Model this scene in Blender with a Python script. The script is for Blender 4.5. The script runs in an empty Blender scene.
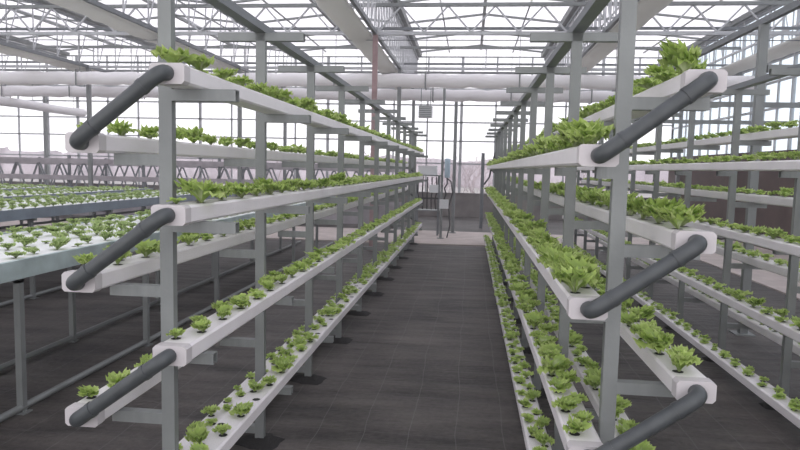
import bpy, bmesh, math, random
from mathutils import Vector, Matrix, Euler
random.seed(7)
D = bpy.data
C = bpy.context.scene.collection
PI = math.pi
H = 1.53           # eye height
F = 640.0          # focal length in pixels of an 800 px wide frame

# ------------------------------------------------------------------ camera
def camera_axes(vp=(470, 170), slope=10/450):
    d = Vector(((vp[0]-400)/F, -(vp[1]-225)/F, -1)).normalized()
    e = Vector(((vp[0]+50)/F, -(vp[1]+450*slope-225)/F, -1))
    up = e.cross(d).normalized()
    if up.y < 0: up = -up
    return d.cross(up), d, up
AX = camera_axes()
def proj(p):
    q = Vector(p) - Vector((0, 0, H))
    c = AX[0]*q.x + AX[1]*q.y + AX[2]*q.z
    if c.z > -0.05: return None
    return 400+F*c.x/-c.z, 225-F*c.y/-c.z, -c.z
cam = D.objects.new('camera', D.cameras.new('camera'))
C.objects.link(cam)
cam.data.sensor_width = 36; cam.data.lens = F/800*36; cam.data.clip_start = .02; cam.data.clip_end = 300
m3 = Matrix((AX[0], AX[1], AX[2]))
cam.matrix_world = Matrix.Translation((0, 0, H)) @ m3.to_4x4()
bpy.context.scene.camera = cam

# ------------------------------------------------------------------ materials
def mat(name, col, rough=.5, metal=0, noise=0, nscale=8, bump=0, bscale=40, col2=None, spec=.5):
    m = D.materials.new(name); m.use_nodes = True
    nt = m.node_tree; b = nt.nodes['Principled BSDF']
    b.inputs['Base Color'].default_value = (*col, 1)
    b.inputs['Roughness'].default_value = rough
    b.inputs['Metallic'].default_value = metal
    b.inputs['Specular IOR Level'].default_value = spec
    tc = nt.nodes.new('ShaderNodeTexCoord')
    if noise or col2:
        n = nt.nodes.new('ShaderNodeTexNoise'); n.inputs['Scale'].default_value = nscale
        n.inputs['Detail'].default_value = 5
        nt.links.new(tc.outputs['Object'], n.inputs['Vector'])
        r = nt.nodes.new('ShaderNodeValToRGB')
        c2 = col2 or tuple(c*(1-noise) for c in col)
        r.color_ramp.elements[0].color = (*c2, 1); r.color_ramp.elements[1].color = (*col, 1)
        r.color_ramp.elements[0].position = .35; r.color_ramp.elements[1].position = .65
        nt.links.new(n.outputs['Fac'], r.inputs['Fac']); nt.links.new(r.outputs['Color'], b.inputs['Base Color'])
    if bump:
        n2 = nt.nodes.new('ShaderNodeTexNoise'); n2.inputs['Scale'].default_value = bscale
        nt.links.new(tc.outputs['Object'], n2.inputs['Vector'])
        bp = nt.nodes.new('ShaderNodeBump'); bp.inputs['Strength'].default_value = bump; bp.inputs['Distance'].default_value = .02
        nt.links.new(n2.outputs['Fac'], bp.inputs['Height']); nt.links.new(bp.outputs['Normal'], b.inputs['Normal'])
    return m

def glassy(name, tint, haze, hcol, mottled=0, opaque=.35):
    """greenhouse pane: mostly clear, part milky"""
    m = D.materials.new(name); m.use_nodes = True; nt = m.node_tree
    nt.nodes.remove(nt.nodes['Principled BSDF']); out = nt.nodes['Material Output']
    t = nt.nodes.new('ShaderNodeBsdfTransparent'); t.inputs['Color'].default_value = (*tint, 1)
    tr = nt.nodes.new('ShaderNodeBsdfTranslucent'); tr.inputs['Color'].default_value = (*hcol, 1)
    df = nt.nodes.new('ShaderNodeBsdfDiffuse'); df.inputs['Color'].default_value = (*hcol, 1)
    m1 = nt.nodes.new('ShaderNodeMixShader'); m1.inputs[0].default_value = opaque
    nt.links.new(tr.outputs[0], m1.inputs[1]); nt.links.new(df.outputs[0], m1.inputs[2])
    m2 = nt.nodes.new('ShaderNodeMixShader'); m2.inputs[0].default_value = haze
    if mottled:
        tc = nt.nodes.new('ShaderNodeTexCoord'); n = nt.nodes.new('ShaderNodeTexNoise')
        n.inputs['Scale'].default_value = .9; n.inputs['Detail'].default_value = 4
        mr = nt.nodes.new('ShaderNodeMapRange'); mr.inputs['To Min'].default_value = haze-mottled; mr.inputs['To Max'].default_value = haze+mottled
        mr.inputs['From Min'].default_value = .3; mr.inputs['From Max'].default_value = .7
        nt.links.new(tc.outputs['Object'], n.inputs['Vector']); nt.links.new(n.outputs['Fac'], mr.inputs['Value'])
        nt.links.new(mr.outputs[0], m2.inputs[0])
    nt.links.new(t.outputs[0], m2.inputs[1]); nt.links.new(m1.outputs[0], m2.inputs[2])
    nt.links.new(m2.outputs[0], out.inputs['Surface'])
    return m

M = {
 'steel': mat('galvanised_steel', (.245, .26, .26), .5, .3, .14, 5, .05, 60),
 'steel_dark': mat('weathered_steel', (.20, .215, .23), .5, .35, .15, 6),
 'steel_light': mat('pale_steel', (.50, .51, .53), .5, .2, .12, 6),
 'steel_red': mat('primed_steel', (.40, .27, .28), .6, .1, .3, 6),
 'pvc': mat('white_pvc', (.83, .80, .82), .42, 0, .06, 6, spec=.5),
 'pvc_pipe': mat('grey_pvc_pipe', (.068, .076, .082), .42, 0, .2, 20),
 'cap': mat('white_end_cap', (.58, .55, .565), .45, 0, .06, 6),
 'foam': mat('white_foam_deck', (.88, .90, .89), .7, 0, .08, 10),
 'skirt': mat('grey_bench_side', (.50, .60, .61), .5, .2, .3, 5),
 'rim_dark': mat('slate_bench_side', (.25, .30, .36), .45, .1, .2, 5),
 'fence': mat('dull_mauve_steel', (.42, .39, .42), .6, .1, .2, 6),
 'treeline': mat('hazy_treeline', (.60, .53, .56), 1, 0, .18, 1.5),
 'curtain': glassy('folded_shade_cloth', (.8, .8, .8), .97, (.74, .73, .70), .02, .5),
 'duct': glassy('white_film_duct', (.9, .9, .9), .97, (.95, .93, .94), .02, .8),
 'concrete': mat('pale_concrete', (.55, .48, .45), .9, 0, .18, 3),
 'knee': mat('rendered_block', (.25, .225, .215), .9, 0, .3, 3),
 'brown': mat('brown_panel', (.085, .05, .042), .8, 0, .3, 3),
 'soil': mat('outside_ground', (.40, .37, .35), 1, 0, .3, .4),
 'bark': mat('hazed_bark', (.56, .46, .47), 1, 0, .2, 6),  # distance haze is put into the trees' bark colour
 'hole': mat('dark_hole', (.02, .02, .02), .8),
 'white_box': mat('white_plastic', (.75, .76, .78), .4, 0, .05, 6),
 'blue_tank': mat('pale_blue_plastic', (.48, .60, .70), .35, 0, .08, 6),
 'hose': mat('black_rubber', (.03, .03, .032), .6, 0, .2, 10),
 'mat_lump': mat('black_woven_fabric', (.014, .013, .013), .9, 0, .3, 20, .4, 60),
 'glass_wall': glassy('clear_pane', (.97, .98, 1), .12, (.85, .87, .92), .06),
 'glass_side': glassy('bluish_pane', (.80, .90, .97), .25, (.62, .74, .82), .1),
 'glass_roof': glassy('milky_roof_pane', (.92, .915, .95), .40, (.90, .88, .92), .14),
}
# black weed-control cloth: woven with pale printed lines
def cloth():
    m = D.materials.new('weed_control_cloth'); m.use_nodes = True; nt = m.node_tree; b = nt.nodes['Principled BSDF']
    b.inputs['Roughness'].default_value = .62; b.inputs['Specular IOR Level'].default_value = .35
    tc = nt.nodes.new('ShaderNodeTexCoord'); sp = nt.nodes.new('ShaderNodeSeparateXYZ')
    nt.links.new(tc.outputs['Object'], sp.inputs[0])
    def math_(op, a, b_=None):
        n = nt.nodes.new('ShaderNodeMath'); n.operation = op
        for i, v in enumerate((a, b_)):
            if v is None: continue
            if isinstance(v, (int, float)): n.inputs[i].default_value = v
            else: nt.links.new(v, n.inputs[i])
        return n.outputs[0]
    def noise(scale, detail=5, stretch=None):
        n = nt.nodes.new('ShaderNodeTexNoise'); n.inputs['Scale'].default_value = scale; n.inputs['Detail'].default_value = detail
        if stretch:
            mp = nt.nodes.new('ShaderNodeMapping'); mp.inputs['Scale'].default_value = stretch
            nt.links.new(tc.outputs['Object'], mp.inputs[0]); nt.links.new(mp.outputs[0], n.inputs['Vector'])
        else: nt.links.new(tc.outputs['Object'], n.inputs['Vector'])
        return n.outputs['Fac']
    wob = math_('MULTIPLY', noise(1.3, 3), .07)
    def lines(axis, period, width):
        f = math_('FRACT', math_('DIVIDE', math_('ADD', axis, wob), period))
        return math_('LESS_THAN', f, width/period)
    l = math_('MAXIMUM', lines(sp.outputs[0], .27, .006), math_('MULTIPLY', lines(sp.outputs[1], .3, .006), .55))
    big = noise(1.2, 6); fine = noise(26, 4); wr = noise(3.5, 5, (.35, 1.6, 1))
    r = nt.nodes.new('ShaderNodeValToRGB')
    r.color_ramp.elements[0].color = (.020, .017, .016, 1); r.color_ramp.elements[1].color = (.118, .104, .096, 1)
    r.color_ramp.elements[0].position = .42; r.color_ramp.elements[1].position = .70
    nt.links.new(math_('ADD', math_('MULTIPLY', big, .45), math_('ADD', math_('MULTIPLY', fine, .22), math_('MULTIPLY', wr, .42))), r.inputs['Fac'])  # wr paints crease shade into the colour; big and fine are random mottling
    mx = nt.nodes.new('ShaderNodeMixRGB'); mx.inputs[2].default_value = (.20, .20, .20, 1)
    nt.links.new(math_('MULTIPLY', l, .32), mx.inputs[0]); nt.links.new(r.outputs[0], mx.inputs[1])
    nt.links.new(mx.outputs[0], b.inputs['Base Color'])
    bp = nt.nodes.new('ShaderNodeBump'); bp.inputs['Strength'].default_value = .9; bp.inputs['Distance'].default_value = .05
    nt.links.new(math_('ADD', wr, math_('MULTIPLY', fine, .12)), bp.inputs['Height']); nt.links.new(bp.outputs[0], b.inputs['Normal'])
    return m
M['cloth'] = cloth()
def leafmat(name, g):
    m = D.materials.new(name); m.use_nodes = True; nt = m.node_tree; b = nt.nodes['Principled BSDF']; out = nt.nodes['Material Output']
    b.inputs['Roughness'].default_value = .5; b.inputs['Specular IOR Level'].default_value = .35
    at = nt.nodes.new('ShaderNodeAttribute'); at.attribute_name = 'shade'
    r = nt.nodes.new('ShaderNodeValToRGB'); e = r.color_ramp.elements
    e[0].position = 0; e[0].color = (*g[0], 1); e[1].position = 1; e[1].color = (*g[3], 1)
    x = e.new(.3); x.color = (*g[1], 1); x = e.new(.7); x.color = (*g[2], 1)
    nt.links.new(at.outputs['Fac'], r.inputs[0]); nt.links.new(r.outputs[0], b.inputs['Base Color'])
    tr = nt.nodes.new('ShaderNodeBsdfTranslucent'); nt.links.new(r.outputs[0], tr.inputs[0])
    mx = nt.nodes.new('ShaderNodeMixShader'); mx.inputs[0].default_value = .38
    nt.links.new(b.outputs[0], mx.inputs[1]); nt.links.new(tr.outputs[0], mx.inputs[2]); nt.links.new(mx.outputs[0], out.inputs[0])
    return m
M['lettuce'] = leafmat('lettuce_leaf', [(.66, .72, .45), (.33, .47, .12), (.50, .66, .17), (.68, .80, .32)])
M['seedling'] = leafmat('seedling_leaf', [(.60, .66, .42), (.28, .40, .13), (.46, .60, .22), (.66, .76, .38)])

# ------------------------------------------------------------------ mesh helpers
class MB:
    def __init__(s): s.v = []; s.f = []; s.mi = []; s.sm = []
    def add(s, vs, fs, mi=0, smooth=False):
        o = len(s.v); s.v += [tuple(v) for v in vs]
        for f in fs: s.f.append(tuple(i+o for i in f)); s.mi.append(mi); s.sm.append(smooth)
    def box(s, x0, x1, y0, y1, z0, z1, mi=0):
        vs = [(x, y, z) for x in (x0, x1) for y in (y0, y1) for z in (z0, z1)]
        s.add(vs, [(0, 1, 3, 2), (4, 6, 7, 5), (0, 4, 5, 1), (2, 3, 7, 6), (0, 2, 6, 4), (1, 5, 7, 3)], mi)
    def bar(s, a, b, w, h=None, mi=0):
        """square bar between two points"""
        h = h or w; a = Vector(a); b = Vector(b); d = (b-a).normalized()
        u = d.cross(Vector((0, 0, 1)))
        if u.length < 1e-4: u = Vector((1, 0, 0))
        u.normalize(); v = u.cross(d).normalized()
        vs = []
        for p in (a, b):
            for su, sv in ((-1, -1), (1, -1), (1, 1), (-1, 1)): vs.append(p+u*su*w/2+v*sv*h/2)
        s.add(vs, [(0, 1, 2, 3), (7, 6, 5, 4), (0, 4, 5, 1), (1, 5, 6, 2), (2, 6, 7, 3), (3, 7, 4, 0)], mi)
    def tube(s, pts, r, n=10, mi=0, cap=True):
        pts = [Vector(p) for p in pts]; rs = r if isinstance(r, (list, tuple)) else [r]*len(pts)
        vs = []; u = None
        for i, p in enumerate(pts):
            t = ((pts[min(i+1, len(pts)-1)]-p).normalized() + (p-pts[max(i-1, 0)]).normalized()).normalized()
            if u is None:
                u = t.cross(Vector((0, 0, 1)))
                if u.length < .05: u = t.cross(Vector((1, 0, 0)))
            u = (u-t*u.dot(t)).normalized(); v = t.cross(u)
            for k in range(n):
                a = 2*PI*k/n; vs.append(p+(u*math.cos(a)+v*math.sin(a))*rs[i])
        fs = [(i*n+k, i*n+(k+1) % n, (i+1)*n+(k+1) % n, (i+1)*n+k) for i in range(len(pts)-1) for k in range(n)]
        s.add(vs, fs, mi, True)
        if cap: s.add(vs[:n], [tuple(range(n))[::-1]], mi); s.add(vs[-n:], [tuple(range(n))], mi)
    def profile(s, prof, axis, a0, a1, off=(0, 0, 0), mi=0):
        """closed 2-D profile extruded along x, y or z"""
        n = len(prof); vs = []
        for a in (a0, a1):
            for p, q in prof:
                v = {'x': (a, p, q), 'y': (p, a, q), 'z': (p, q, a)}[axis]
                vs.append((v[0]+off[0], v[1]+off[1], v[2]+off[2]))
        fs = [(k, (k+1) % n, n+(k+1) % n, n+k) for k in range(n)]+[tuple(range(n))[::-1], tuple(range(n, 2*n))]
        s.add(vs, fs, mi)
    def build(s, name, mats, parent=None, label=None, cat=None, group=None, kind=None, fix=True):
        me = D.meshes.new(name); me.from_pydata(s.v, [], s.f)
        if not isinstance(mats, (list, tuple)): mats = [mats]
        for m in mats: me.materials.append(m)
        me.polygons.foreach_set('material_index', s.mi); me.polygons.foreach_set('use_smooth', s.sm)
        if fix:
            bm = bmesh.new(); bm.from_mesh(me); bmesh.ops.recalc_face_normals(bm, faces=bm.faces); bm.to_mesh(me); bm.free()
        o = D.objects.new(name, me); C.objects.link(o)
        if parent: o.parent = parent
        tag(o, label, cat, group, kind); return o
def tag(o, label=None, cat=None, group=None, kind=None):
    if label: o['label'] = label
    if cat: o['category'] = cat
    if group: o['group'] = group
    if kind: o['kind'] = kind
def empty(name, loc, label, cat, group=None, kind=None):
    o = D.objects.new(name, None); o.empty_display_size = .1; C.objects.link(o); o.location = loc
    tag(o, label, cat, group, kind); return o
def copy(o, parent=None, loc=None):
    c = o.copy(); C.objects.link(c)
    if parent: c.parent = parent
    if loc is not None: c.location = loc
    return c
ORD = 'first second third fourth fifth sixth seventh eighth ninth tenth eleventh twelfth thirteenth fourteenth fifteenth sixteenth seventeenth eighteenth nineteenth'.split()
TENS = {2: 'twent', 3: 'thirt', 4: 'fort', 5: 'fift', 6: 'sixt', 7: 'sevent', 8: 'eight', 9: 'ninet'}
def ordinal(n):
    if n < 20: return ORD[n-1]
    if n >= 100: return 'hundredth' if n == 100 else 'hundred-and-'+ordinal(n-100)
    t, u = divmod(n, 10)
    return TENS[t]+'ieth' if u == 0 else TENS[t]+'y-'+ORD[u-1]

# ------------------------------------------------------------------ setting
YB, YN = 21.0, -1.5           # back wall, near edge of the built part
XL, XR = -17.9, 6.26
b = MB(); nx, ny = 60, 60
gx = [XL+(XR-XL)*i/nx for i in range(nx+1)]; gy = [YN+(YB-YN)*j/ny for j in range(ny+1)]
b.add([(x, y, 0) for y in gy for x in gx], [(j*(nx+1)+i, j*(nx+1)+i+1, (j+1)*(nx+1)+i+1, (j+1)*(nx+1)+i) for j in range(ny) for i in range(nx)])
b.build('floor', M['cloth'], kind='structure')
b = MB(); b.box(XL+.05, XR-.05, 12.95, 15.7, 0, .02); b.build('trim_1', M['concrete'], kind='structure')       # pale cross path
b = MB(); b.box(4.15, XR-.05, YN, 12.95, 0, .02); b.build('trim_2', M['concrete'], kind='structure')
b = MB(); b.box(-60, 60, YB+.1, 90, -.12, -.02); b.box(XR+.1, 60, -10, YB+.1, -.12, -.02); b.box(-60, XL-.1, -10, YB+.1, -.12, -.02)
b.build('outside_ground', M['soil'], kind='structure')

ZG = H+2.4      # underside of gutters
ZT = H+2.95     # top chord
ZR = ZG+1.2     # roof gutters
GUT = [-17.9, -13.88, -9.85, -5.82, -1.78, 2.24, 6.26]
# walls
def glazed(name, n, p0, p1, z0, z1, step, glass, rails, frame, mw=.05):
    """glazed wall: pane sheet with a bar frame; p0,p1 xy end points"""
    p0 = Vector(p0); p1 = Vector(p1); L = (p1-p0).length; d = (p1-p0)/L
    f = MB(); k = max(1, round(L/step))
    for i in range(k+1):
        q = p0+d*L*i/k; w = mw*(1.8 if i % 4 == 0 else 1)
        f.bar((q.x, q.y, z0), (q.x, q.y, z1), w, .05)
    for z in rails: f.bar((p0.x, p0.y, z), (p1.x, p1.y, z), .05, .045)
    o = f.build(name, frame, kind='structure')
    g = MB(); g.add([(p0.x, p0.y, z0), (p1.x, p1.y, z0), (p1.x, p1.y, z1), (p0.x, p0.y, z1)], [(0, 1, 2, 3)])
    gl = g.build('glass_pane', glass, parent=o, fix=False)
    return o
b = MB(); b.box(XL, XR, YB-.1, YB+.1, 0, .74); b.box(XL, XR, YB-.13, YB+.13, .74, .78); b.build('wall_back', M['knee'], kind='structure')
glazed('window_1', 1, (XL, YB), (XR, YB), .78, ZR, 1.12, M['glass_wall'], [1.72, 2.45, 3.05, 3.6, ZT, ZR], M['steel_light'])
b = MB(); b.box(XR-.05, XR+.08, YN, YB, 0, 2.0); b.box(XR-.08, XR+.08, YN, YB, 2.0, 2.06); b.build('wall_right', M['brown'], kind='structure')
glazed('window_2', 2, (XR, YN), (XR, YB), 2.06, ZR+.1, .62, M['glass_side'], [2.95, 3.5, ZG, ZT, ZR], M['steel_light'], .035)
b = MB(); b.box(XL-.08, XL+.08, YN, YB, 0, .78); b.build('wall_left', M['knee'], kind='structure')
glazed('window_3', 3, (XL, YN), (XL, YB), .78, ZR+.1, 1.12, M['glass_wall'], [1.72, 2.45, 3.3], M['steel_light'])
# roof: a row of small gables
for i in range(len(GUT)-1):
    x0, x1 = GUT[i], GUT[i+1]; xm = (x0+x1)/2; zr = ZR+.30; z0 = ZR+.08
    g = MB(); g.add([(x0, YN, z0), (xm, YN, zr), (xm, YB, zr), (x0, YB, z0)], [(0, 1, 2, 3)]); g.add([(x1, YN, z0), (xm, YN, zr), (xm, YB, zr), (x1, YB, z0)], [(0, 1, 2, 3)])
    g.add([(x0, YB, z0), (x1, YB, z0), (xm, YB, zr)], [(0, 1, 2)])
    roof = g.build('ceiling', M['glass_roof'], kind='structure', fix=False)
    f = MB(); y = YN
    while y < YB+.01:
        f.bar((x0, y, z0-.02), (xm, y, zr-.02), .05, .05); f.bar((x1, y, z0-.02), (xm, y, zr-.02), .05, .05); y += 2.0
    f.bar((xm, YN, zr-.02), (xm, YB, zr-.02), .07, .09)
    for t in (.5,):
        for xa in (x0, x1): f.bar((xa+(xm-xa)*t, YN, z0+(zr-z0)*t-.04), (xa+(xm-xa)*t, YB, z0+(zr-z0)*t-.04), .03, .03)
    f.build('glazing_bar', M['steel'], parent=roof)

# gutters, long lattice girders, cross trusses, columns
side_word = {-17.9: 'far left wall', -13.88: 'fourth row to the left', -9.85: 'third row to the left', -5.82: 'second row to the left', -1.78: 'row above the left rack', 2.24: 'row right of the aisle', 6.26: 'right wall'}
for x in GUT:
    g = MB(); z = ZR; g.profile([(-.11, 0), (.11, 0), (.14, .1), (.12, .1), (.09, .02), (-.09, .02), (-.12, .1), (-.14, .1)], 'y', YN, YB, (x, 0, z))
    g.build('roof_gutter', M['steel'], label='steel roof gutter running lengthwise above the '+side_word[x], cat='gutter', group='roof gutters between the gables')
    t = empty('lattice_girder', (x, 0, ZG), 'galvanised lattice girder with close upright webs, lengthwise along the '+side_word[x], 'girder', 'lengthwise lattice girders')
    a = MB(); a.box(-.03, .03, YN, YB, 0, .07); a.build('bottom_chord', M['steel_dark'], t)
    a = MB(); a.box(-.03, .03, YN, YB, .93, 1.0)
    a2 = MB(); y = YN+.1; k = 0
    # top chord just above the gutter, to one side of the glazing
    a = MB(); a.box(-.025, .025, YN, YB, 1.1, 1.16); a.build('top_chord', M['steel_dark'], t)
    while y < YB-.5:
        a2.bar((0, y, .05), (0, y, 1.12), .022); x in (-1.78, 2.24) and a2.bar((0, y+.21, .05), (0, y+.21, 1.12), .012); a2.bar((0, y, .06), (0, y+.42, 1.1), .018)
        y += .42 if x in (-1.78, 2.24) else .84; k += 1
    a2.build('web', M['steel_light'], t)
ROWY = [3.8, 7.8, 11.75, 15.8, 19.8]
rowname = ['nearest overhead', 'second overhead', 'third', 'fourth', 'farthest']
for r, y in enumerate(ROWY):
    t = empty('cross_truss', (0, y, ZG), 'galvanised zigzag roof truss spanning the house, '+rowname[r]+' row from the camera', 'truss', 'cross trusses under the roof')
    a = MB(); a.box(XL+.15, XR-.15, -.03, .03, 0, .06); a.build('bottom_chord', M['steel_light'], t)
    a = MB(); a.box(XL+.15, XR-.15, -.03, .03, .5, .56); a.build('top_chord', M['steel'], t)
    a = MB(); x = XL+.2
    while x < XR-.9:
        if r > 2:
            a.bar((x, 0, .05), (x, 0, .51), .025); a.build('strut', M['steel_light'], t); a = MB(); x += 2.0; continue
        a.bar((x, 0, .05), (x+.42, 0, .51), .028); a.bar((x+.42, 0, .51), (x+.84, 0, .05), .028); x += .84
    if r <= 2: a.build('web', M['steel_light'], t)
    a = MB(); a.box(XL+.15, XR-.15, .5, .53, .2, .25); a.tube([(XL+.15, .1, -.07), (XR-.15, .1, -.07)], .009, 6); a.build('tie_rod', M['steel_dark'], t)
    for x in GUT:
        if x in (-17.9, 6.26): xx = x+(.12 if x < 0 else -.14)
        else: xx = x
        if x in (-1.78, -5.82) and y < 11: continue
        if x == 2.24: continue
        p = proj((xx, y, 2.5))
        if p is None: continue
        c = MB(); c.profile([(-.045, -.045), (.045, -.045), (.045, .045), (-.045, .045)], 'z', .02, 2.4+H)
        c.box(-.09, .09, -.09, .09, 0, .025)
        o = c.build('greenhouse_column', M['steel_red'] if (x == -1.78 and r == 2) else M['steel'], label=('rust-red steel column rising beside the left rack under the roof girder' if (x == -1.78 and r == 2) else 'square steel column of the %s, %s truss row' % (side_word[x], rowname[r])), cat='column', group=None if (x == -1.78 and r == 2) else 'greenhouse columns')
        o.location = (xx, y, 0)
# folded shade curtains tucked under the gutters
for i, (x0, x1) in enumerate([(-14.4, -13.95), (-10.35, -9.92), (-6.35, -5.9), (-2.32, -1.85), (2.3, 2.72), (5.6, 6.1)]):
    b = MB(); n = 90; rows = []; prof = [(0, .02), (.15, -.03), (.4, -.055), (.65, -.05), (.88, -.02), (1, .03), (.9, .09), (.6, .12), (.3, .12), (.06, .09)]
    for k in range(n+1):
        y = 1.2+(YB-1.6)*k/n; j = .012*math.sin(k*2.3+i)+.012*random.uniform(-1, 1)
        for u, w in prof: rows.append((x0+(x1-x0)*u+j*.6, y, ZG-.03+w+j*(1 if w < 0 else .3)))
    m = len(prof)
    b.add(rows, [(k*m+q, k*m+(q+1) % m, (k+1)*m+(q+1) % m, (k+1)*m+q) for k in range(n) for q in range(m)]+[tuple(range(m))], 0, True)
    lab = ['leftmost far', 'third from the aisle on the left,', 'second from the aisle on the left,', 'broad, above the left rack,', 'broad, above the right rack,', 'beside the right glass wall,'][i]
    b.build('shade_curtain', M['curtain'], label='folded grey shade curtain bundle '+lab+' running under the roof', cat='shade curtain', group='folded shade curtains')

# round film ducts
for nm, y, z, x0, x1, lab in (('a', 14.2, H+1.92, XL+.2, XR-.3, 'nearer of the two white round air ducts crossing the house at the far end'),
                          ('b', 17.0, H+1.93, XL+.2, XR-.3, 'farther and lower-looking white round air duct crossing the house at the far end')):
    t = empty('air_duct', (0, y, z), lab, 'duct', 'crossing air ducts')
    d = MB(); n = 110; pts = [(x0+(x1-x0)*k/n, 0, .012*math.sin(k*1.7)) for k in range(n+1)]
    d.tube(pts, [.15+.008*math.sin(k*2.9) for k in range(n+1)], 16); d.build('tube', M['duct'], t)
    x = x0+.6
    while x < x1:
        s = MB(); s.box(x-.015, x+.015, -.17, .17, -.175, -.165); s.box(x-.015, x+.015, -.175, -.165, -.175, .18); s.box(x-.015, x+.015, .165, .175, -.175, .18); s.box(x-.015, x+.015, -.175, .175, .17, .18)
        s.bar((x, 0, .175), (x, 0, ZT-z-.02), .012); s.build('hanger', M['steel'], t); x += 2.01
t = empty('air_duct', (-13.0, 0, H+1.62), 'white round duct running lengthwise at the far left of the house', 'duct')
d = MB(); d.tube([(0, YN+9+k*.5, .01*math.sin(k)) for k in range(27)], .13, 14); d.build('tube', M['duct'], t)
for k in range(7):
    s = MB(); s.bar((0, YN+9.5+2*k, .12), (0, YN+9.5+2*k, ZG-H-1.62+.2), .012); s.build('hanger', M['steel'], t)
# ------------------------------------------------------------------ growing racks
Y0, Y1, PY0, PP = 2.10, 13.4, 2.25, 1.065
NP = 11
RACKS = {   # post x, upper-side offset, lower-side offset, centre heights of the eight troughs from top to bottom
    'left':  (-1.11, [.084, -.225, .084, -.25, .084, -.25, .084, -.225], [1.832, 1.595, 1.352, 1.105, .858, .615, .36, .13]),
    'right': (.51, [.205, -.105, .205, -.115, .235, -.095, .23, -.12], [1.82, 1.585, 1.318, 1.09, .835, .595, .33, .13]),
    'outer': (2.12, [.20, -.15, .20, -.15, .20, -.15, .20, -.15], [1.85, 1.60, 1.35, 1.10, .85, .61, .35, .13]),
}
RN = {'left': 'left rack', 'right': 'right rack', 'outer': 'outer right rack'}
LEVEL = ['topmost', 'second-highest', 'third-highest', 'fourth-highest', 'fifth-highest', 'sixth-highest', 'seventh-highest', 'lowest']
TW, TH = .116, .064
POSTTOP = H+.69
def c_prof(w, d, t=.004, lip=.012):   # C channel, web toward -y
    w /= 2
    return [(-w, 0), (w, 0), (w, d), (w-lip, d), (w-lip, d-t), (w-t, d-t), (w-t, t), (-w+t, t), (-w+t, d-t), (-w+lip, d-t), (-w+lip, d), (-w, d)]
pm = MB(); pm.profile(c_prof(.05, .034), 'z', .0, POSTTOP)
post0 = pm.build('post', M['steel'])
am = MB(); am.profile([(-.02, 0), (.02, 0), (.02, -.042), (.009, -.042), (.009, -.038), (.016, -.038), (.016, -.004), (-.016, -.004), (-.016, -.038), (-.009, -.038), (-.009, -.042), (-.02, -.042)], 'x', 0, 1)
arm0 = am.build('arm', M['steel'])
fm = MB()
ring = []
for k in range(14):
    a = 2*PI*k/14; rr = .085+.05*random.random(); ring.append((rr*math.cos(a)*1.1, rr*math.sin(a), 0))
ring2 = [(x*.6, y*.6, .018+.012*random.random()) for x, y, z in ring]
fm.add(ring+ring2+[(0, 0, .034)], [(k, (k+1) % 14, 14+(k+1) % 14, 14+k) for k in range(14)]+[(14+k, 14+(k+1) % 14, 28) for k in range(14)], 0, True)
foot0 = fm.build('footing', M['mat_lump'])
protos = [post0, arm0, foot0]

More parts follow.
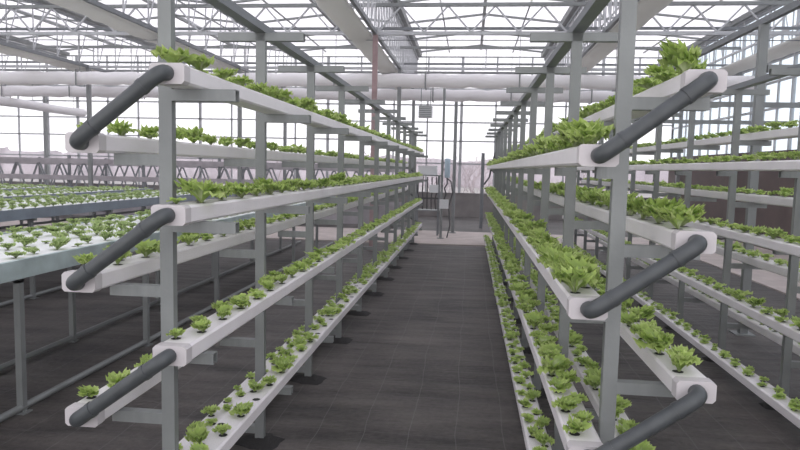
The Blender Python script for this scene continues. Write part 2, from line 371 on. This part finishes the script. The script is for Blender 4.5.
def trough_mesh(L):
    b = MB(); w = TW/2; h = TH/2; c = .008
    pr = [(-w+c, -h), (w-c, -h), (w, -h+c), (w, h-c), (w-c, h), (-w+c, h), (-w, h-c), (-w, -h+c)]
    b.profile(pr, 'y', 0, L); return b
holes_at = []
plants = []      # (rack, level, x, y, z, size)
SIZE = {'left': [.075, .066, .082, .064, .060, .056, .060, .05], 'right': [.076, .078, .090, .084, .072, .070, .068, .058], 'outer': [.066, .066, .066, .066, .064, .062, .06, .05]}
trough_step = .106
for rk, (px, offs, zs) in RACKS.items():
    t = empty('growing_rack', (px, PY0, 0), {'left': 'galvanised steel rack left of the aisle carrying staggered white troughs', 'right': 'galvanised steel rack right of the aisle carrying staggered white troughs', 'outer': 'galvanised steel trough rack standing farther right, beside the brown side wall'}[rk], 'rack')
    xs = [px+q for q in offs]
    for k in range(NP):
        copy(post0, t, (0, k*PP, 0)); copy(foot0, t, (0, k*PP+.02, 0.001))
        yy = k*PP+.02
        for i in range(8):
            a = copy(arm0, t, (.025 if i % 2 == 0 else -.025, yy, zs[i]-TH/2-.001)); d = xs[i]-px
            a.scale = (((max(.24, d+.045) if i < 4 else d+.07) if d > 0 else -(abs(d)-.025-.025)), 1, 1)
        a = copy(arm0, t, (-.23, yy-.032 if 0 else yy, POSTTOP-.0)); a.scale = (.46, 1, 1)
    rl = MB(); rl.profile([(-.03, 0), (.03, 0), (.03, .04), (.026, .04), (.026, .004), (-.026, .004), (-.026, .04), (-.03, .04)], 'y', -.35, (NP-1)*PP+.25, (0, 0, POSTTOP))
    rl.build('top_rail', M['steel_dark'], t)
    for i in range(8):
        L = Y1-Y0
        tr = empty('grow_trough', (xs[i], Y0, zs[i]), 'long white plastic hydroponic trough, %s level of the %s' % (LEVEL[i], RN[rk]), 'trough', 'white growing troughs of the '+RN[rk])
        b = trough_mesh(L)
        n = int((L-.12)/trough_step)
        for k in range(n):
            y = .10+k*trough_step; sx = .026 if k % 2 else -.026
            ring = [(sx+.019*math.cos(q*PI/4), y+.019*math.sin(q*PI/4), TH/2+.0012) for q in range(8)]
            b.add(ring, [tuple(range(8))], 1)
            s = SIZE[rk][i]*random.uniform(.72, 1.22)
            if random.random() < .05: s *= .55
            if rk == 'left' and i in (5, 6) and random.random() < .12: continue
            plants.append((rk, i, xs[i]+sx+random.uniform(-.006, .006), Y0+y, zs[i]+TH/2+.001, s))
        b.build('channel', [M['pvc'], M['hole']], tr, fix=False)
        for ye in (-.006, L-.04):
            e = MB(); w = TW/2+.004; h = TH/2+.003; c = .010
            pr = [(-w+c, -h), (w-c, -h), (w, -h+c), (w, h-c), (w-c, h), (-w+c, h), (-w, h-c), (-w, -h+c)]
            e.profile(pr, 'y', ye, ye+.046); e.build('end_cap', M['cap'], tr)
    # grey return pipes: near end joins levels 1-2, 3-4, 5-6, 7-8; far end joins 2-3, 4-5, 6-7
    def conn(a, b_, near):
        s = -1 if near else 1; ye = (Y0-.006 if near else Y1+.006)
        A = Vector((xs[a], ye, zs[a])); B = Vector((xs[b_], ye, zs[b_])); o = Vector((0, s*.042, 0))
        
        d = (B-A).normalized()
        t = empty('return_pipe', tuple(A), 'dark grey pipe joining %s and %s troughs, %s end, %s' % (LEVEL[a], LEVEL[b_], 'near' if near else 'far', RN[rk]), 'pipe', 'grey return pipes of the '+RN[rk])
        m = MB(); m.tube([Vector()+o+d*.03, B-A+o-d*.03], .0255, 16); m.build('pipe', M['pvc_pipe'], t)
        for P, dd in ((A, d), (B, -d)):
            e = MB(); pts = [P-A]
            c0 = P-A+o*.35; c1 = P-A+o; c2 = P-A+o+dd*.05
            pts += [c0]
            for q in range(1, 7):
                u = q/7; pts.append(c0*(1-u)**2+c1*2*u*(1-u)+c2*u*u)
            pts += [c2, c2+dd*.035]
            e.tube(pts, .0268, 16); e.tube([c2+dd*.024, c2+dd*.04], .0285, 16); e.build('elbow', M['pvc_pipe'], t)
    for a in (0, 2, 4, 6): conn(a, a+1, True)
    for a in (1, 3, 5): conn(a, a+1, False)
for o in protos: D.objects.remove(o)

# ------------------------------------------------------------------ lettuces
def lettuce_data(seed, nl, nu, nv):
    """rosette of upright, fan-shaped leaves with frilled edges, about unit radius; returns verts, faces, shade"""
    R = random.Random(seed); V = []; Fc = []; S = []
    lean = (R.uniform(-.4, .4), R.uniform(-.4, .4))
    for i in range(nl):
        ring = i/nl
        a = i*2.399+R.uniform(-.5, .5); L = R.uniform(.75, 1.3)*(1-.12*ring); W = R.uniform(.32, .52)
        tilt = R.uniform(.35, .8)+ring*.6; ph = R.uniform(0, 6); tone = R.uniform(-.2, .2)
        o = len(V); rr = z = 0
        for u in range(nu+1):
            t = u/nu
            if u:
                ang = tilt+.5-1.35*t*t
                rr += L/nu*math.cos(ang); z += L/nu*math.sin(ang)
            wid = W*(.13+1.12*math.sin(PI*.56*t**1.3))
            for v in range(nv+1):
                s = 2*v/nv-1
                edge = max(abs(s), (1 if u == nu else 0))**2
                zig = (1 if (v+u) % 2 else -1)
                ruf = edge*t*(.12*zig+R.uniform(-.08, .08))
                back = -.30*s*s*t*t
                xx = rr+back+ruf*.6+R.uniform(-.02, .02)*t; yy = wid*s*(1+R.uniform(-.12, .12)*t); zz = z+.20*abs(s)**1.5*wid-.2*back*0+ruf
                X = xx*math.cos(a)-yy*math.sin(a)+lean[0]*zz; Y = xx*math.sin(a)+yy*math.cos(a)+lean[1]*zz
                V.append((X, Y, max(0, zz)))
                S.append(min(1, max(0, .02+.62*t+.25*edge*t+tone+R.uniform(-.14, .14))))
        for u in range(nu):
            for v in range(nv):
                k = o+u*(nv+1)+v; Fc.append((k, k+1, k+nv+2, k+nv+1))
    return V, Fc, S
def lettuce_mesh(name, data, m):
    me = D.meshes.new(name); me.from_pydata(data[0], [], data[1]); me.materials.append(m)
    at = me.attributes.new('shade', 'FLOAT', 'POINT'); at.data.foreach_set('value', data[2])
    me.polygons.foreach_set('use_smooth', [True]*len(data[1])); return me
HI = [lettuce_data(s, 12, 5, 8) for s in range(10)]
LO = [lettuce_data(50+s, 8, 2, 3) for s in range(6)]
def plant_set(plants, limit, nm, m, namer, group, cat, stufflabel, hi):
    meshes = [lettuce_mesh(nm, d, m) for d in hi]
    cand = []
    for i, p in enumerate(plants):
        q = proj((p[2], p[3], p[4]+p[5]*.5))
        if q and -4 < q[0] < 804 and -4 < q[1] < 454: cand.append((p[5]/q[2], i))
    inview = {i for _, i in cand}; order = {}
    cnt = {}
    for i, p in enumerate(plants):
        if i in inview:
            k = (p[0], p[1]); cnt[k] = cnt.get(k, 0)+1; order[i] = cnt[k]
    cand.sort(reverse=True); chosen = {i for _, i in cand[:limit]}
    V = []; Fc = []; S = []
    for i, p in enumerate(plants):
        rot = random.uniform(0, 2*PI); s = p[5]*random.uniform(.8, 1.12); zs = s*random.uniform(.75, 1.05)
        if i in chosen:
            o = D.objects.new(nm, meshes[random.randrange(len(meshes))]); C.objects.link(o)
            o.location = (p[2], p[3], p[4]); o.rotation_euler = Euler((0, 0, rot)); o.scale = (s, s, zs)
            o['label'] = namer(p[0], p[1], order[i]); o['category'] = cat; o['group'] = group(p[0], p[1])
        elif p[3] > 0:
            d = LO[random.randrange(len(LO))]; of = len(V); c, sn = math.cos(rot), math.sin(rot)
            V += [(p[2]+s*(x*c-y*sn), p[3]+s*(x*sn+y*c), p[4]+zs*z) for x, y, z in d[0]]
            Fc += [tuple(k+of for k in f) for f in d[1]]; S += d[2]
    o = D.objects.new(nm+'_rows', lettuce_mesh(nm+'_rows', (V, Fc, S), m)); C.objects.link(o); tag(o, stufflabel, cat, None, 'stuff')
plant_set(plants, 300, 'lettuce', M['lettuce'],
    lambda r, l, n: "leafy lettuce, %s in view from near end, %s trough, %s" % (ordinal(n), LEVEL[l], RN[r]),
    lambda r, l: 'lettuces in the %s trough of the %s' % (LEVEL[l], RN[r]), 'lettuce',
    'rows of small green lettuces filling the far lengths of the rack troughs', HI)

# ------------------------------------------------------------------ wide benches on the left
seed = []
benches = [(-3.75, -2.62, 'nearest'), (-6.0, -4.7, 'second'), (-7.75, -6.45, 'third'), (-9.6, -8.2, 'fourth'), (-11.5, -10.1, 'fifth'), (-13.4, -12.0, 'sixth'), (-15.3, -13.9, 'seventh')]
for bi, (x0, x1, nm) in enumerate(benches):
    zt = (.93 if bi == 0 else 1.0); ya, yb = 1.2, 12.5
    t = empty('growing_bench', ((x0+x1)/2, ya, 0), 'wide white-topped lettuce bench, %s bench to the left of the left rack' % nm, 'bench', 'wide lettuce benches left of the racks')
    w = (x1-x0)/2; L = yb-ya
    d = MB(); d.box(-w+.03, w-.03, 0, L, zt-.03, zt)
    rows = 4 if bi == 0 else 6
    for r in range(rows):
        sx = -w+.14+(2*w-.28)*r/(rows-1); k = 0; y = .12
        while y < L-.1:
            yy = y+(.09 if r % 2 else 0)
            d.add([(sx+.018*math.cos(q*PI/3), yy+.018*math.sin(q*PI/3), zt+.001) for q in range(6)], [tuple(range(6))], 1)
            s = (random.uniform(.055, .088) if bi == 0 else random.uniform(.05, .07))
            if random.random() < .2: s *= .6
            seed.append((bi, rows-1-r, (x0+x1)/2+sx+random.uniform(-.015, .015), ya+yy+random.uniform(-.02, .02), zt+.001, s)); y += .20 if bi == 0 else .17
    d.build('deck', [M['foam'], M['hole']], t, fix=False)
    s = MB()
    for sg in (-1, 1): s.profile([(sg*w, -.10), (sg*w, .012), (sg*(w-.03), .012), (sg*(w-.03), 0), (sg*(w-.012), -.02), (sg*(w-.012), -.10)], 'y', -.02, L+.02, (0, 0, zt))
    s.box(-w, w, -.03, 0, zt-.10, zt+.01); s.box(-w, w, L, L+.03, zt-.10, zt+.01)
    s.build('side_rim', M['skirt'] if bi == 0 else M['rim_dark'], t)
    lx = [-w+.1, w-.08] if bi else [-w+.43, w-.04]
    n = 7
    for k in range(n):
        for x in lx:
            a = MB(); y = .80+k*1.51; a.box(x-.02, x+.02, y-.02, y+.02, .0, zt-.1); a.box(x-.04, x+.04, y-.04, y+.04, 0, .008); a.build('leg', M['steel'], t)
        a = MB(); y = .80+k*1.51; a.box(-w+.02, w-.02, y-.02, y+.02, zt-.13, zt-.09); a.build('cross_bar', M['steel'], t)
    for x in lx:
        a = MB(); a.tube([(x, .1, .035), (x, L-.1, .035)], .022, 10); a.build('floor_rail', M['steel'], t)
    a = MB(); a.tube([(-w+.2, .1, zt-.32), (-w+.2, L-.1, zt-.32)], .018, 10); a.build('pipe_rail', M['steel'], t)
plant_set(seed, 300, 'lettuce_seedling', M['seedling'],
    lambda r, l, n: 'young lettuce, %s from the frame edge, %s row back on the %s bench' % (ordinal(n), ORD[l], benches[r][2]),
    lambda r, l: 'young lettuces on the %s bench' % benches[r][2], 'lettuce',
    'rows of young lettuces covering the far parts of the white benches', HI[:5])

# ------------------------------------------------------------------ low lattice fences across the far left
for y, zb, lab in ((16.6, 1.08, 'nearer'), (18.4, 1.02, 'farther')):
    x0, x1 = XL+.4, -1.9
    t = empty('lattice_fence', ((x0+x1)/2, y, 0), 'low grey lattice fence standing across the far left end, %s of the two' % lab, 'frame', 'low lattice frames at the far left')
    hw = (x1-x0)/2
    for nm, z, hh in (('top_beam', zb+.46, .13), ('middle_beam', zb, .13), ('bottom_beam', zb-.5, .08)):
        a = MB(); a.box(-hw, hw, -.03, .03, z-hh/2, z+hh/2); a.build(nm, M['fence'], t)
    a = MB(); x = -hw+.2
    while x < hw-.6:
        a.bar((x, 0, zb+.06), (x+.13, 0, zb+.38), .035); a.bar((x+.13, 0, zb+.38), (x+.2, 0, zb+.38), .035); a.bar((x+.2, 0, zb+.38), (x+.33, 0, zb+.06), .035)
        a.bar((x+.33, 0, zb-.06), (x+.46, 0, zb-.45), .03); a.bar((x+.62, 0, zb-.06), (x+.5, 0, zb-.45), .03)
        x += .66
    a.build('zigzag_web', M['steel_dark'], t)
    k = 0; x = -hw+.05
    while x <= hw:
        a = MB(); a.box(x-.035, x+.035, .03, .08, 0, zb+.62); a.build('upright', M['steel_dark'], t); x += 2.15
    a = MB(); a.box(-hw, hw, .085, .1, .04, zb-.5); a.build('backing_sheet', M['fence'], t)

# ------------------------------------------------------------------ far end of the aisle
t = empty('watering_post', (-.60, 14.0, .02), 'tall thin steel pole standing on the pale path beyond the aisle, with pale blue canister', 'pole')
a = MB(); a.tube([(0, 0, 0), (0, 0, 3.25)], .028, 12); a.tube([(0, 0, 0), (0, 0, .015)], .08, 14); a.build('pole', M['steel'], t)
a = MB(); a.tube([(.11, 0, 1.33), (.11, 0, 1.36), (.11, 0, 1.72), (.11, 0, 1.75)], [.05, .062, .062, .05], 14); a.build('canister', M['blue_tank'], t)
a = MB(); a.box(.01, .11, -.012, .012, 1.5, 1.53); a.box(.01, .11, -.012, .012, 1.64, 1.67); a.build('bracket', M['steel_dark'], t)
a = MB(); a.box(-.04, .16, -.09, -.03, .66, .86); a.build('junction_box', M['white_box'], t)
a = MB(); pts = [(.11, -.02, 1.33), (.12, -.03, 1.2), (.06, -.05, 1.1), (.1, -.06, .98), (.06, -.06, .86)]; a.tube(pts, .016, 8); a.tube([(.10, 0, 1.33), (.2, -.02, 1.25), (.24, -.02, 1.0), (.16, -.02, .7), (.2, -.02, .3), (.14, -.02, .02)], .014, 8); a.build('hose', M['hose'], t)
t = empty('support_pole', (-.37, 15.3, .02), 'second thin steel pole just behind the pole with the blue canister', 'pole')
a = MB(); a.tube([(0, 0, 0), (0, 0, 3.1)], .04, 12); a.tube([(0, 0, 0), (0, 0, .015)], .09, 14); a.build('pole', M['steel'], t)
t = empty('dosing_unit', (-.95, 14.6, .02), 'low nutrient dosing stand with white box left of the aisle poles', 'pump stand')
for sx in (-.25, .25):
    a = MB(); a.box(sx-.02, sx+.02, -.02, .02, 0, 1.35); a.box(sx-.02, sx+.02, .33, .37, 0, 1.35); a.build('leg', M['steel_dark'], t)
a = MB(); a.box(-.3, .3, -.04, .4, 1.35, 1.38); a.build('top_shelf', M['steel'], t)
a = MB(); a.box(-.3, .3, -.04, .4, .55, .58); a.build('lower_shelf', M['steel'], t)
a = MB(); a.box(-.22, .2, .0, .3, 1.381, 1.56); a.box(-.23, .21, -.01, .31, 1.56, 1.585); a.build('lid_box', M['white_box'], t)
a = MB(); a.box(.05, .25, -.12, -.04, .98, 1.16); a.build('control_box', M['white_box'], t)
a = MB()
for k in range(5): a.tube([(-.2+.1*k, -.05, .6), (-.18+.09*k, -.09, .8), (-.22+.11*k, -.07, 1.0), (-.2+.1*k, -.04, 1.33)], .015, 8)
a.tube([(-.24, -.08, .85), (.26, -.08, .85)], .02, 8); a.build('manifold', M['hose'], t)
t = empty('vent_pipe', (.33, 17.0, 0), 'slim dark upright pipe with side branch beside the far end of the right rack', 'pipe')
a = MB(); a.tube([(0, 0, 0), (0, 0, 1.98)], .045, 12); a.build('pipe', M['steel_dark'], t)
a = MB(); a.tube([(.04, 0, 1.15), (.18, 0, 1.35), (.24, 0, 1.7), (.32, 0, 2.0)], .022, 8); a.build('branch', M['hose'], t)
t = empty('fan_heater', (-1.15, 16.2, H+1.42), 'pale box-shaped fan heater hanging below the far air ducts', 'heater')
a = MB(); a.box(-.17, .17, -.14, .14, -.14, .14); a.build('housing', M['white_box'], t)
a = MB()
for k in range(6): a.box(-.15, .15, -.155, -.14, -.12+k*.045, -.10+k*.045)
a.build('louvre', M['steel'], t)
for sx in (-.12, .12):
    a = MB(); a.tube([(sx, 0, .14), (sx, 0, ZG-H-1.42)], .01, 6); a.build('hanger', M['steel'], t)
# taller frame right of the outer rack
t = empty('portal_frame', (2.68, 6.4, 0), 'taller galvanised portal post and beam standing behind the outer right rack', 'frame')
for k in range(3):
    a = MB(); a.profile(c_prof(.075, .06, .006, .02), 'z', 0, 2.94, (0, k*3.2, 0)); a.box(-.09, .09, k*3.2-.05, k*3.2+.12, 0, .012); a.build('post', M['steel'], t)
a = MB(); a.box(-.025, .025, -3.0, 6.6, 2.94, 3.0); a.build('beam', M['steel_dark'], t)
for k in range(3):
    a = MB(); a.box(-.28 if 0 else .05, 3.28, k*3.2+.0, k*3.2+.05, 2.5, 2.57); a.build('cross_member', M['steel'], t)

# ------------------------------------------------------------------ bare trees outside the back wall
def tree(x, y, h, sd, lab):
    R = random.Random(sd); b = MB()
    def grow(p, d, L, r, n):
        q = p+d*L*.5+Vector((R.uniform(-.05, .05), R.uniform(-.05, .05), 0))*L; e = q+(d+Vector((R.uniform(-.2, .2), R.uniform(-.2, .2), .05))).normalized()*L*.5
        b.tube([p, q, e], [r, r*.8, r*.6], 5, cap=False)
        if n == 0: return
        for k in range(3):
            dd = (d+Vector((R.uniform(-.9, .9), R.uniform(-.9, .9), R.uniform(-.1, .5)))).normalized()
            grow(q if k == 0 else e, dd, L*R.uniform(.6, .78), r*.6, n-1)
    grow(Vector((0, 0, -.1)), Vector((0, 0, 1)), h*.36, h*.013, 5)
    o = b.build('bare_tree', M['bark'], label=lab, cat='tree', group='bare trees outside the far wall', fix=False); o.location = (x, y, -.02)
for i, (x, y, h) in enumerate([(-.9, 26, 2.3), (.1, 27, 2.5), (.8, 25, 2.2), (-2.4, 28, 2.6), (2.2, 29, 3.0), (-5, 30, 3.0), (-8.5, 28, 2.6), (-12, 30, 3.2), (5, 30, 3), (-.3, 23.5, 1.9), (.5, 24, 2.0), (.2, 31, 2.6), (-1.6, 25, 2.2)]):
    tree(x, y, h, i+3, 'leafless hazy tree outside the far glass wall, %s' % ['left behind the aisle poles', 'centred at the end of the aisle', 'beside the dark vent pipe', 'behind the far end of the left rack', 'behind the far end of the right rack', 'behind the near lattice frame', 'behind the middle of the far left wall', 'farthest to the left', 'farthest to the right', 'low, nearest the glass behind the poles', 'low, right of centre at the aisle end', 'farthest back at the aisle centre', 'just left of the dosing stand'][i])

b = MB(); n = 240; top = []; R_ = random.Random(5)
for k in range(n+1):
    x = -70+150*k/n; top.append((x, 58+1.5*math.sin(k*.7), 2.5+.15*math.sin(k*.21)+.1*math.sin(k*.83)+R_.uniform(-.1, .1)))
b.add([(x, y-.5, -.02) for x, y, z in top]+top+[(x, y+3, -.02) for x, y, z in top], [(k, k+1, n+2+k, n+1+k) for k in range(n)]+[(n+1+k, n+2+k, 2*n+3+k, 2*n+2+k) for k in range(n)], 0, True)
b.build('hazy_treeline', M['treeline'], kind='stuff', label='hazy pinkish-grey line of distant woods outside the far glass', cat='trees')

# ------------------------------------------------------------------ humid air inside the house
hm = D.materials.new('humid_air'); hm.use_nodes = True; nt = hm.node_tree; nt.nodes.remove(nt.nodes['Principled BSDF'])
vs = nt.nodes.new('ShaderNodeVolumeScatter'); vs.inputs['Density'].default_value = .0068; vs.inputs['Color'].default_value = (1, .98, 1, 1); vs.inputs['Anisotropy'].default_value = .3
nt.links.new(vs.outputs[0], nt.nodes['Material Output'].inputs['Volume'])
b = MB(); b.box(XL+.1, XR-.12, -6, YB-.2, -.2, ZR-.03); b.build('haze', hm, kind='stuff', label='faint pale humid haze filling the greenhouse air', cat='haze')

# ------------------------------------------------------------------ overcast light
w = D.worlds.new('overcast'); bpy.context.scene.world = w; w.use_nodes = True
nt = w.node_tree; bg = nt.nodes['Background']
tc = nt.nodes.new('ShaderNodeTexCoord'); sp = nt.nodes.new('ShaderNodeSeparateXYZ'); r = nt.nodes.new('ShaderNodeValToRGB')
nt.links.new(tc.outputs['Generated'], sp.inputs[0]); nt.links.new(sp.outputs[2], r.inputs[0])
r.color_ramp.elements[0].color = (1, .97, .98, 1); r.color_ramp.elements[1].color = (.93, .93, 1, 1)
nt.links.new(r.outputs[0], bg.inputs[0]); bg.inputs[1].default_value = 1.75
sc = bpy.context.scene
sc.view_settings.view_transform = 'Standard'; sc.view_settings.look = 'None'; sc.view_settings.exposure = 0; sc.view_settings.gamma = 1
sc.cycles.max_bounces = 8; sc.cycles.transparent_max_bounces = 24; sc.cycles.use_denoising = True
